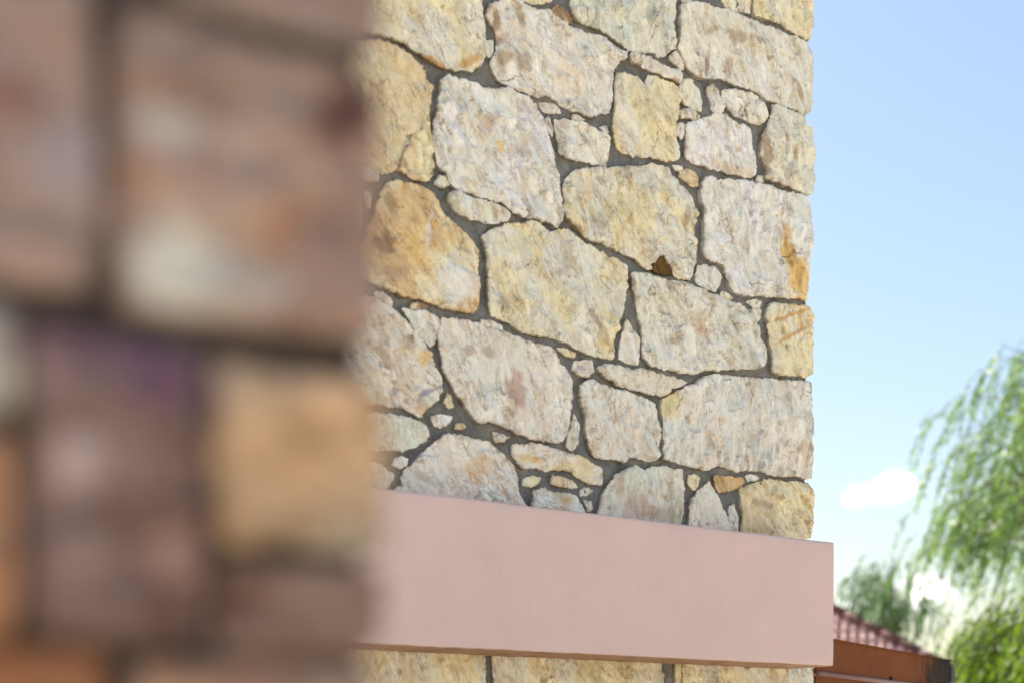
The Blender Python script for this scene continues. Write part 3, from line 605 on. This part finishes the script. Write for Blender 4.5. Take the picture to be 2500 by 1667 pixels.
mortar_slab('mortar', pier, U0 - .02, -.022, 0, 4.66, .008, -.0185, .42, M_MORTAR, 11, .0045)

# pink band: a long chamfered concrete beam standing proud of the stones
def band_mesh(u0, u1, y0, y1, z0, z1, r=.010):
    """rendered beam: rounded section swept along the wall, arrises slightly wavy and chipped"""
    prof = []
    for (cy, cz, a0) in ((y0 + r, z0 + r, 180), (y1 - r, z0 + r, 270), (y1 - r, z1 - r, 0), (y0 + r, z1 - r, 90)):
        for k in range(5):
            th = math.radians(a0 + 22.5 * k); prof.append((cy + r * math.cos(th), cz + r * math.sin(th), cy, cz))
    # extra points up the front face
    full = []
    for i, p in enumerate(prof):
        full.append(p); q = prof[(i + 1) % len(prof)]
        if i == 19:
            for k in range(1, 14): t = k / 14; full.append((p[0] + (q[0] - p[0]) * t, p[1] + (q[1] - p[1]) * t, None, None))
    us = list(np.arange(u0, u1 - r, .02)) + [u1 - r] + [u1 - r + r * math.sin(math.radians(a)) for a in (30, 60, 90)]
    V = []; Fq = []; n = len(full)
    for j, u in enumerate(us):
        k = 1.0 if u <= u1 - r else math.sqrt(max(0, 1 - ((u - (u1 - r)) / r) ** 2))
        ins = r * (1 - k)
        for (y, z, cy, cz) in full:
            yy = min(max(y, y0 + ins), y1 - ins); zz = min(max(z, z0 + ins), z1 - ins)
            d = .0022 * float(fbm(np.array(u * 4), np.array(z * 5 + y), 71, 2)) + .0007 * float(pn(np.array(u * 30), np.array(z * 30), 72))
            if cy is not None:
                c_ = max(0, float(pn(np.array(u * 22), np.array(z * 3 + y * 9), 75)) - .30) * .004
                yy += (cy - y) / r * c_; zz += (cz - z) / r * c_
            V.append((u, yy - d if y < y0 + r * 1.5 else yy, zz + (.0012 * float(pn(np.array(u * 5), np.array(z), 77)))))
    for j in range(len(us) - 1):
        for i in range(n):
            Fq.append((j * n + i, (j + 1) * n + i, (j + 1) * n + (i + 1) % n, j * n + (i + 1) % n))
    Fq.append(tuple(reversed(range(n)))[::-1]); Fq.append(tuple((len(us) - 1) * n + i for i in reversed(range(n))))
    m = mesh_from('concrete_band', V, Fq, True)
    import bmesh
    bm = bmesh.new(); bm.from_mesh(m); bmesh.ops.recalc_face_normals(bm, faces=bm.faces); bm.to_mesh(m); bm.free()
    return m
BANDP = .20
PB = Plane.__new__(Plane); PB.a = ALPHA; PB.X0 = PW.X0 + math.sin(ALPHA) * BANDP; PB.D0 = PW.D0 - math.cos(ALPHA) * BANDP
ub, zb0 = PB.uz(2038, 1626); _, zb1 = PB.uz(2038, 1323)
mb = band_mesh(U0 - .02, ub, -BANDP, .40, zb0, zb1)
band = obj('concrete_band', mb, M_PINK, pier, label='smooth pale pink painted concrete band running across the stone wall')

# ------------------------------------------------------------------ foreground pillar
PF = Plane(885, .70, ALPHA)
fg = thing('stone_pillar', 'brown and mauve rough stone pillar close to the camera, strongly blurred', 'pillar', PF.loc(), ALPHA)
def px_front(u, z):
    X = PF.X0 + u * math.cos(PF.a); D = PF.D0 + u * math.sin(PF.a)
    return np.stack([CX + X / D * F, HOR - (z - EYE) / D * F], 1)
FK = (.76, .765, .80)
def S(*c): return srgb(*c, k=FK)
FST = [((142, 124, 120), (132, 112, 106), [(-80, -60), (225, -60), (228, 200), (250, 400), (258, 500), (240, 600), (240, 690), (120, 680), (0, 655), (-80, 650)]),
       ((152, 132, 124), (138, 116, 108), [(308, -14), (430, 22), (542, 68), (680, 113), (813, 163), (882, 188), (884, 300), (874, 500), (880, 815), (700, 790), (500, 762), (310, 745), (300, 560), (288, 480), (300, 400)]),
       ((132, 116, 112), (124, 108, 104), [(395, -60), (515, -8), (705, 48), (888, 98), (888, -60)]),
       ((168, 168, 162), (160, 158, 150), [(-80, 735), (35, 745), (45, 850), (40, 990), (-80, 1000)]),
       ((168, 128, 102), (150, 110, 88), [(-80, 1040), (15, 1045), (35, 1200), (40, 1400), (20, 1540), (-80, 1545)]),
       ((118, 98, 95), (110, 88, 84), [(75, 790), (200, 800), (350, 830), (500, 855), (505, 1000), (500, 1200), (508, 1400), (500, 1560), (350, 1555), (200, 1545), (90, 1530), (88, 1300), (85, 1050)]),
       ((174, 148, 122), (166, 136, 108), [(545, 875), (700, 900), (880, 930), (890, 1050), (884, 1200), (896, 1340), (700, 1330), (560, 1310), (535, 1150), (540, 1000)]),
       ((124, 102, 94), (112, 90, 84), [(560, 1378), (700, 1375), (938, 1398), (936, 1500), (924, 1580), (750, 1588), (560, 1578), (540, 1480)]),
       ((152, 102, 70), (140, 96, 70), [(-80, 1592), (100, 1592), (255, 1600), (265, 1780), (-80, 1780)]),
       ((168, 140, 124), (150, 120, 104), [(345, 1615), (500, 1620), (700, 1625), (870, 1640), (885, 1780), (350, 1780)])]
FB = [(290, 870, 260, 62, 9, S(100, 76, 94), .9), (10, 240, 90, 60, 30, S(120, 78, 64), .8), (160, 400, 90, 90, 0, S(146, 136, 146), .7), (150, 575, 110, 30, 8, S(112, 96, 86), .8), (60, 300, 60, 40, 0, S(112, 84, 72), .5), (70, 640, 140, 22, 8, S(158, 134, 126), .6),
      (560, 150, 260, 50, 20, S(122, 105, 100), .75), (400, 300, 95, 70, 30, S(172, 163, 160), .9), (690, 205, 50, 50, 0, S(132, 118, 116), .6), (840, 290, 80, 90, 50, S(78, 54, 54), .95), (560, 235, 60, 30, 20, S(104, 88, 80), .7),
      (500, 410, 60, 40, 0, S(142, 106, 94), .8), (360, 430, 60, 40, 0, S(142, 106, 92), .7), (680, 560, 70, 70, 0, S(152, 114, 94), .8), (440, 640, 170, 90, 8, S(184, 184, 180), .95), (620, 690, 120, 50, 8, S(172, 162, 158), .7), (800, 430, 90, 50, 20, S(166, 140, 126), .8), (580, 330, 60, 50, 0, S(164, 146, 138), .6),
      (400, 930, 150, 75, 12, S(92, 68, 88), .95), (130, 910, 80, 60, 15, S(142, 116, 112), .85), (260, 820, 120, 26, 8, S(108, 82, 94), .7), (190, 1125, 60, 70, 0, S(160, 146, 152), .95), (420, 1080, 90, 60, 0, S(96, 74, 70), .6), (330, 1260, 130, 50, 0, S(104, 80, 70), .7), (190, 1370, 90, 60, 0, S(146, 124, 118), .7), (430, 1370, 80, 50, 0, S(150, 122, 116), .8), (300, 1490, 170, 40, 0, S(102, 88, 90), .7), (445, 1500, 50, 50, 0, S(82, 56, 56), .8),
      (575, 930, 40, 50, 0, S(196, 172, 152), .9), (760, 960, 120, 40, 12, S(196, 166, 140), .7), (760, 1060, 90, 32, 10, S(156, 124, 96), .7), (720, 1140, 130, 60, 0, S(182, 146, 110), .6), (830, 1310, 90, 50, 0, S(156, 146, 134), .85), (690, 1300, 110, 40, 0, S(116, 100, 84), .8), (600, 1470, 70, 70, 0, S(78, 54, 50), .8), (780, 1440, 110, 50, 0, S(128, 108, 102), .6)]
fz0, fz1 = 9, 0
for i, (a, b, P) in enumerate(FST):
    U = outset([PF.uz(x + ((6 if i == 7 else 58) if x > 800 else 0), y) for x, y in P], .0018)
    fz0 = min(fz0, min(q[1] for q in U)); fz1 = max(fz1, max(q[1] for q in U))
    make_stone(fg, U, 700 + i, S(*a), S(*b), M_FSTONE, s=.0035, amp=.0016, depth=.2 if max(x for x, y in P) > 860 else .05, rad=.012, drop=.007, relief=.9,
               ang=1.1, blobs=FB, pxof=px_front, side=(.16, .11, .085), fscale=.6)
fpal = [(S(142, 124, 120), S(120, 100, 92)), (S(168, 134, 104), S(150, 120, 98)), (S(160, 150, 144), S(140, 124, 118)), (S(116, 94, 96), S(104, 84, 80))]
FW = .48
uFL = PF.uz(-75, 900)[0]
kw = dict(amp=.002, depth=.05, rad=.012, drop=.007, fscale=.6, side=(.16, .11, .085))
filler(fg, -FW, -.004, 0, fz0 - .012, .15, .14, M_FSTONE, fpal, 51, .014, .014, **kw)
filler(fg, -FW, -.004, fz1 + .012, 2.45, .15, .14, M_FSTONE, fpal, 57, .014, .014, **kw)
filler(fg, -FW, uFL - .006, fz0 - .004, fz1 + .004, .13, .12, M_FSTONE, fpal, 59, .014, .014, **kw)
mortar_slab('mortar', fg, -FW, .007, 0, 2.46, .008, -.014, .34, M_FMORTAR, 13, .003, .5)

# ------------------------------------------------------------------ ground
M_GROUND = simple_mat('pale_paving', (.30, .265, .215), .9, .12, .6, .3, .01)
g = MB(); g.add([(-600, -600, 0), (600, -600, 0), (600, 900, 0), (-600, 900, 0)], [(0, 1, 2, 3)])
gr = obj('ground', g.mesh('ground'), M_GROUND, kind='structure')

# ------------------------------------------------------------------ brown fascia beam behind the pillar
def fascia_material():
    m, n, l, b = new_mat('brown_painted_metal')
    tcn = n.new('ShaderNodeTexCoord'); v = tcn.outputs['Object']
    c = ramp(n, l, noise(n, l, v, 7, 6, .6), [(.3, (.16, .052, .018)), (.7, (.20, .068, .026))])
    sx = n.new('ShaderNodeSeparateXYZ'); l.new(v, sx.inputs[0])
    mp = n.new('ShaderNodeMapping'); l.new(v, mp.inputs['Vector']); mp.inputs['Scale'].default_value = (1, 1, .3)
    nz = noise(n, l, mp.outputs[0], 14, 8, .7)
    # mould spreading in from the weathered end
    md = n.new('ShaderNodeMapRange'); l.new(sx.outputs['X'], md.inputs['Value']); md.inputs['From Min'].default_value = .75; md.inputs['From Max'].default_value = 1.5; md.inputs['To Min'].default_value = -.14; md.inputs['To Max'].default_value = .27
    ad = n.new('ShaderNodeMath'); ad.operation = 'ADD'; l.new(md.outputs[0], ad.inputs[0]); l.new(nz, ad.inputs[1])
    mk = ramp(n, l, ad.outputs[0], [(.5, (0, 0, 0)), (.66, (1, 1, 1))])
    c = mult(n, l, c, (.03, .024, .02), mk, 'MIX')
    l.new(c, b.inputs['Base Color']); b.inputs['Roughness'].default_value = .75; b.inputs['Specular IOR Level'].default_value = .05
    bump(n, l, b, noise(n, l, v, 60, 5, .6), .15, .002)
    return m
M_FASC = fascia_material()
M_LIP = simple_mat('faded_purple_brown_metal', (.23, .12, .10), .45, .15, 12, .1)
M_BLACK = simple_mat('blackened_metal', (.012, .011, .010), .6, .4, 30, .2)
D1 = 5.32; X1 = (2041 - CX) / F * D1; zt = (HOR - 1564) / F * D1
D2 = zt * F / (HOR - 1613); X2 = (2320 - CX) / F * D2
dirv = Vector((X2 - X1, D2 - D1, 0)); Lf = dirv.length; dirv.normalize(); fa = math.atan2(dirv.y, dirv.x)
fas = thing('fascia_beam', 'brown painted metal fascia with blackened end, jutting out behind the pink band', 'fascia', (X1, D1, EYE + zt), fa)
back = .20
hz = 82.0 / F * 5.35
m = MB()
m.box((-back, 0, -hz), (Lf, .03, 0)); obj('face_board', m.mesh('face_board'), M_FASC, fas)
m = MB(); m.box((-back, .003, -hz - .30), (Lf - .004, .028, -hz - .012)); obj('lower_board', m.mesh('lower_board'), M_FASC, fas)
m = MB(); m.tube([(-back, -.004, -hz - .002), (Lf * .5, -.004, -hz - .004), (Lf - .01, -.004, -hz - .008)], [.0095] * 3, 10); obj('drip_lip', m.mesh('drip_lip', True), M_LIP, fas)
m = MB(); m.box((-back, -.008, .0), (Lf + .004, .036, .006)); obj('top_edge', m.mesh('top_edge'), M_FASC, fas)
def on_fascia(x, y, off=0):
    t = (x - CX) / F; s_ = (t * D1 - X1) / (dirv.x - t * dirv.y); d = D1 + s_ * dirv.y
    return s_, (HOR - y) / F * d - zt
bs, bz = on_fascia(2173, 1655)
m = MB(); m.tube([(bs, .002, bz), (bs, -.010, bz), (bs, -.013, bz)], [.008, .008, .005], 10); obj('bolt', m.mesh('bolt', True), M_BLACK, fas)
m = MB(); m.box((Lf + .002, -.004, -.095), (Lf + .06, .026, -.030)); m.box((Lf + .010, .0, -.029), (Lf + .045, .022, -.012)); obj('bracket', m.mesh('bracket'), M_BLACK, fas)
m = MB(); m.tube([(Lf + .002, .02, -.17), (Lf + .10, .02, -.175), (Lf + .125, .02, -.18)], [.05, .05, .04], 14); obj('pipe_end', m.mesh('pipe_end', True), M_BLACK, fas)

# ------------------------------------------------------------------ tiled house
M_TILE = simple_mat('weathered_red_tile', (.50, .29, .26), .75, .35, 9, .3, .004)
M_RIDGE = simple_mat('dark_red_ridge_tile', (.17, .07, .062), .75, .35, 6, .3, .004)
M_HWALL = simple_mat('cream_render', (.55, .47, .38), .85, .08, 3)
M_GUT = simple_mat('brown_gutter', (.14, .06, .035), .5, .15, 8)
TP = .72; EY, EZ, EX = 22.0, 2.7, 6.83; HW, HD = 6.4, 6.4
house = thing('tiled_house', 'low house with a red tiled hip roof, seen between the fascia and the trees', 'house', (0, 0, 0))
m = MB(); m.box((EX - HW + .45, EY + .45, 0), (EX - .45, EY + HD - .45, EZ + .1)); obj('wall', m.mesh('wall'), M_HWALL, house)
hw = HW / 2
apex = Vector((EX - hw, EY + HD / 2, EZ + hw * TP))
c = [Vector((EX - HW, EY, EZ)), Vector((EX, EY, EZ)), Vector((EX, EY + HD, EZ)), Vector((EX - HW, EY + HD, EZ))]
m = MB(); m.add([*c, apex], [(0, 1, 4), (1, 2, 4), (2, 3, 4), (3, 0, 4), (3, 2, 1, 0)])
roof = obj('roof', m.mesh('roof'), M_TILE, house)
m = MB(); m.box((EX - HW - .06, EY - .1, EZ - .14), (EX + .06, EY - .01, EZ - .02)); obj('gutter', m.mesh('gutter'), M_GUT, house)
# rolled tile, three rolls wide, lying on the front slope
TW, TE = .30, .29
tl = math.atan(TP)
def tile_mesh(width):
    nx = 18; v = []; f = []
    for k, (yy, zz) in enumerate(((0, .052), (0, .028), (TE * 1.18, .006))):
        for i in range(nx + 1):
            xx = width * i / nx; wv_ = abs(math.sin(math.pi * 2 * xx / TW)) * .045
            z_ = zz + (wv_ if k != 1 else -.02 + wv_ * .9)
            v.append((xx, yy, z_))
    for i in range(nx):
        f.append((i, i + 1, (2 * (nx + 1)) + i + 1, 2 * (nx + 1) + i)); f.append((nx + 1 + i, nx + 2 + i, i + 1, i))
    return mesh_from('tile', v, f, True)
tm = tile_mesh(TW); tm.materials.append(M_TILE)
slope_len = math.hypot(hw, hw * TP); rows = int(slope_len / TE); cnt = 0
cs, sn = math.cos(tl), math.sin(tl)
for r_ in range(rows):
    sdist = r_ * TE - .04
    run = max(0, sdist) * cs
    x0 = EX - HW + run; x1 = EX - run
    k = 0; x = x1 - TW
    while x > x0 - TW * .5:
        if cnt < 300:
            o = bpy.data.objects.new('tile', tm); COL.objects.link(o); o.parent = roof
            o.location = (x + rng.uniform(-.006, .006), EY + sdist * cs, EZ + sdist * sn + .012); o.rotation_euler = (tl + rng.uniform(-.015, .015), 0, rng.uniform(-.01, .01)); cnt += 1
        x -= TW
# other slopes, one joined part
m = MB()
for side in range(1, 4):
    R_ = Matrix.Translation((EX - hw, EY + HD / 2, 0)) @ Matrix.Rotation(side * math.pi / 2, 4, 'Z') @ Matrix.Translation((-(EX - hw), -(EY + HD / 2), 0))
    for r_ in range(rows):
        sdist = r_ * TE - .04; run = max(0, sdist) * cs; x = EX - run - TW
        while x > EX - HW + run - TW * .5:
            T_ = R_ @ Matrix.Translation((x, EY + sdist * cs, EZ + sdist * sn + .012)) @ Matrix.Rotation(tl, 4, 'X')
            m.add([T_ @ vv.co for vv in tm.vertices], [tuple(p.vertices) for p in tm.polygons]); x -= TW
o = obj('far_slope_tiles', m.mesh('far_slope_tiles', True), M_TILE, roof, kind='stuff')
# hip tiles
def hip_tile_mesh():
    v = []; f = []; n = 10; L = .46
    for (yy, rr, zz) in ((0, .135, .03), (0, .115, .02), (L, .105, .0)):
        for i in range(n + 1):
            th = math.pi * i / n
            v.append((math.cos(th) * rr, yy, math.sin(th) * rr * .85 + zz))
    for i in range(n):
        f.append((i, i + 1, 2 * (n + 1) + i + 1, 2 * (n + 1) + i)); f.append((n + 1 + i, n + 2 + i, i + 1, i))
    return mesh_from('hip_tile', v, f, True)
hm = hip_tile_mesh(); hm.materials.append(M_RIDGE)
for cc in (c[1], c[0], c[2], c[3]):
    dv = apex - cc; L = dv.length; dn = dv.normalized()
    q = dn.to_track_quat('Y', 'Z'); k = 0
    while k * .38 < L:
        o = bpy.data.objects.new('hip_tile', hm); COL.objects.link(o); o.parent = roof
        o.location = cc + dn * (k * .38 - .05) + Vector((0, 0, .03)); o.rotation_mode = 'QUATERNION'; o.rotation_quaternion = q; k += 1

# ------------------------------------------------------------------ weeping trees
def leaf_material(name, a, b_, trans):
    m, n, l, b = new_mat(name)
    at = n.new('ShaderNodeAttribute'); at.attribute_name = 'col'; 
    c = ramp(n, l, at.outputs['Fac'], [(0, a), (1, b_)])
    l.new(c, b.inputs['Base Color']); b.inputs['Roughness'].default_value = .5
    tr = n.new('ShaderNodeBsdfTranslucent'); l.new(mult(n, l, c, trans), tr.inputs['Color'])
    mx = n.new('ShaderNodeMixShader'); mx.inputs[0].default_value = .45
    l.new(b.outputs[0], mx.inputs[1]); l.new(tr.outputs[0], mx.inputs[2]); l.new(mx.outputs[0], n['Material Output'].inputs['Surface'])
    return m
M_BARK = simple_mat('grey_brown_bark', (.11, .085, .06), .95, .4, 12, .8, .02)
M_LEAF1 = leaf_material('willow_leaf', (.05, .125, .065), (.21, .29, .10), (1.5, 1.6, .8))
M_LEAF2 = leaf_material('dark_willow_leaf', (.035, .10, .05), (.13, .20, .075), (1.3, 1.5, .9))
M_LEAF3 = leaf_material('bright_willow_leaf', (.05, .11, .012), (.17, .25, .02), (1.5, 1.6, .6))

def weeping_tree(name, label, base, height, rx, cz, clumps, per, slen, mat, seed, lean=(-.09, 0), leaf=.15, spread=.3, zmin=.6):
    r = random.Random(seed)
    root = thing(name, label, 'tree', base, 0, 'weeping trees behind the roof')
    trunk = MB(); top = height * .62
    tp = [Vector((.12 * math.sin(k * .9 + seed), .1 * math.cos(k * 1.3 + seed), top * k / 6)) for k in range(7)]
    tp[0] = Vector((0, 0, -.05)); r0 = .035 * height
    trunk.tube(tp, [r0 * (1.25 if k == 0 else 1 - .1 * k) for k in range(7)], 10)
    V = []; Fc = []; Cc = []
    def leafq(p, dirn, ln, wd, shade):
        s = dirn.cross(Vector((r.uniform(-1, 1), r.uniform(-1, 1), r.uniform(-1, 1)))).normalized() * wd
        n0 = len(V); mid = p + dirn * ln * .45
        V.extend([p, mid + s, p + dirn * ln, mid - s]); Fc.append((n0, n0 + 1, n0 + 2, n0 + 3)); Cc.extend([shade] * 4)
    hz_ = height - cz
    for k in range(clumps):
        th = r.uniform(0, 2 * math.pi); ph = math.acos(r.uniform(.04, 1)); rr = r.uniform(.45, 1) ** .5
        tip = Vector((math.cos(th) * math.sin(ph) ** .55 * rx * rr, math.sin(th) * math.sin(ph) ** .55 * rx * rr, cz + math.cos(ph) * hz_ * rr))
        st = tp[r.randrange(3, 7)]
        midp = st.lerp(tip, .5) + Vector((0, 0, .18 * (tip - st).length))
        pts = [st, st.lerp(midp, .55) + Vector((0, 0, .05)), midp, midp.lerp(tip, .6) + Vector((0, 0, .07 * rx)), tip]
        b0 = min(.05, .0036 * height)
        trunk.tube(pts, [b0, b0 * .8, b0 * .6, b0 * .35, b0 * .15], 5, False)
        cshade = r.uniform(0, 1)
        for j in range(per):
            a = r.random(); p = (pts[3].lerp(pts[4], a) if r.random() < .7 else pts[2].lerp(pts[3], a)) + Vector((r.gauss(0, spread), r.gauss(0, spread), r.gauss(0, spread * .5)))
            L = r.uniform(*slen); out = Vector((p.x, p.y, 0)); out = out.normalized() * r.uniform(.05, .3) if out.length > .01 else out
            vel = Vector((out.x, out.y, r.uniform(-.1, .25))); q = p.copy(); step = leaf * .5; nst = int(L / step)
            tw0 = len(trunk.v); strand = [q.copy()]
            for s_ in range(nst):
                vel = (vel + Vector((lean[0] * .3, lean[1] * .3, -.32))).normalized()
                vel = (vel + Vector((lean[0] * .5 + r.gauss(0, .05), lean[1] + r.gauss(0, .05), 0))).normalized()
                q = q + vel * step
                if q.z < zmin: break
                strand.append(q.copy())
                for _ in range(2):
                    d_ = (vel + Vector((r.gauss(0, .45), r.gauss(0, .45), r.gauss(0, .25) - .15))).normalized()
                    sh = min(1, max(0, cshade * .6 + r.uniform(0, .4)))
                    leafq(q + vel * r.uniform(0, step), d_, leaf * r.uniform(.7, 1.25), leaf * r.uniform(.085, .13), sh)
            if len(strand) > 2:
                sel = strand[::4] + [strand[-1]]
                trunk.tube(sel, [.006] * len(sel), 3, False)
    obj('trunk', trunk.mesh('trunk', True), M_BARK, root)
    mm = mesh_from('crown', V, Fc, False, np.repeat(np.array(Cc)[:, None], 3, 1))
    obj('crown', mm, mat, root)
    return root
weeping_tree('willow_tree', 'tall weeping tree with long drooping strands at the right edge', (11.15, 25.5, 0), 9.5, 3.85, 4.9, 150, 11, (.4, 1.3), M_LEAF1, 3, leaf=.17, spread=.27)
weeping_tree('willow_tree', 'small dark weeping tree right above the tiled roof', (7.95, 30, 0), 5.85, .85, 4.75, 20, 6, (.5, 1.5), M_LEAF2, 8, leaf=.17, spread=.13)
weeping_tree('willow_tree', 'low bright yellow-green weeping tree at the lower right corner', (7.35, 18, 0), 3.75, 1.75, 2.5, 70, 12, (.4, 1.5), M_LEAF3, 5, leaf=.13, spread=.2, zmin=.5)
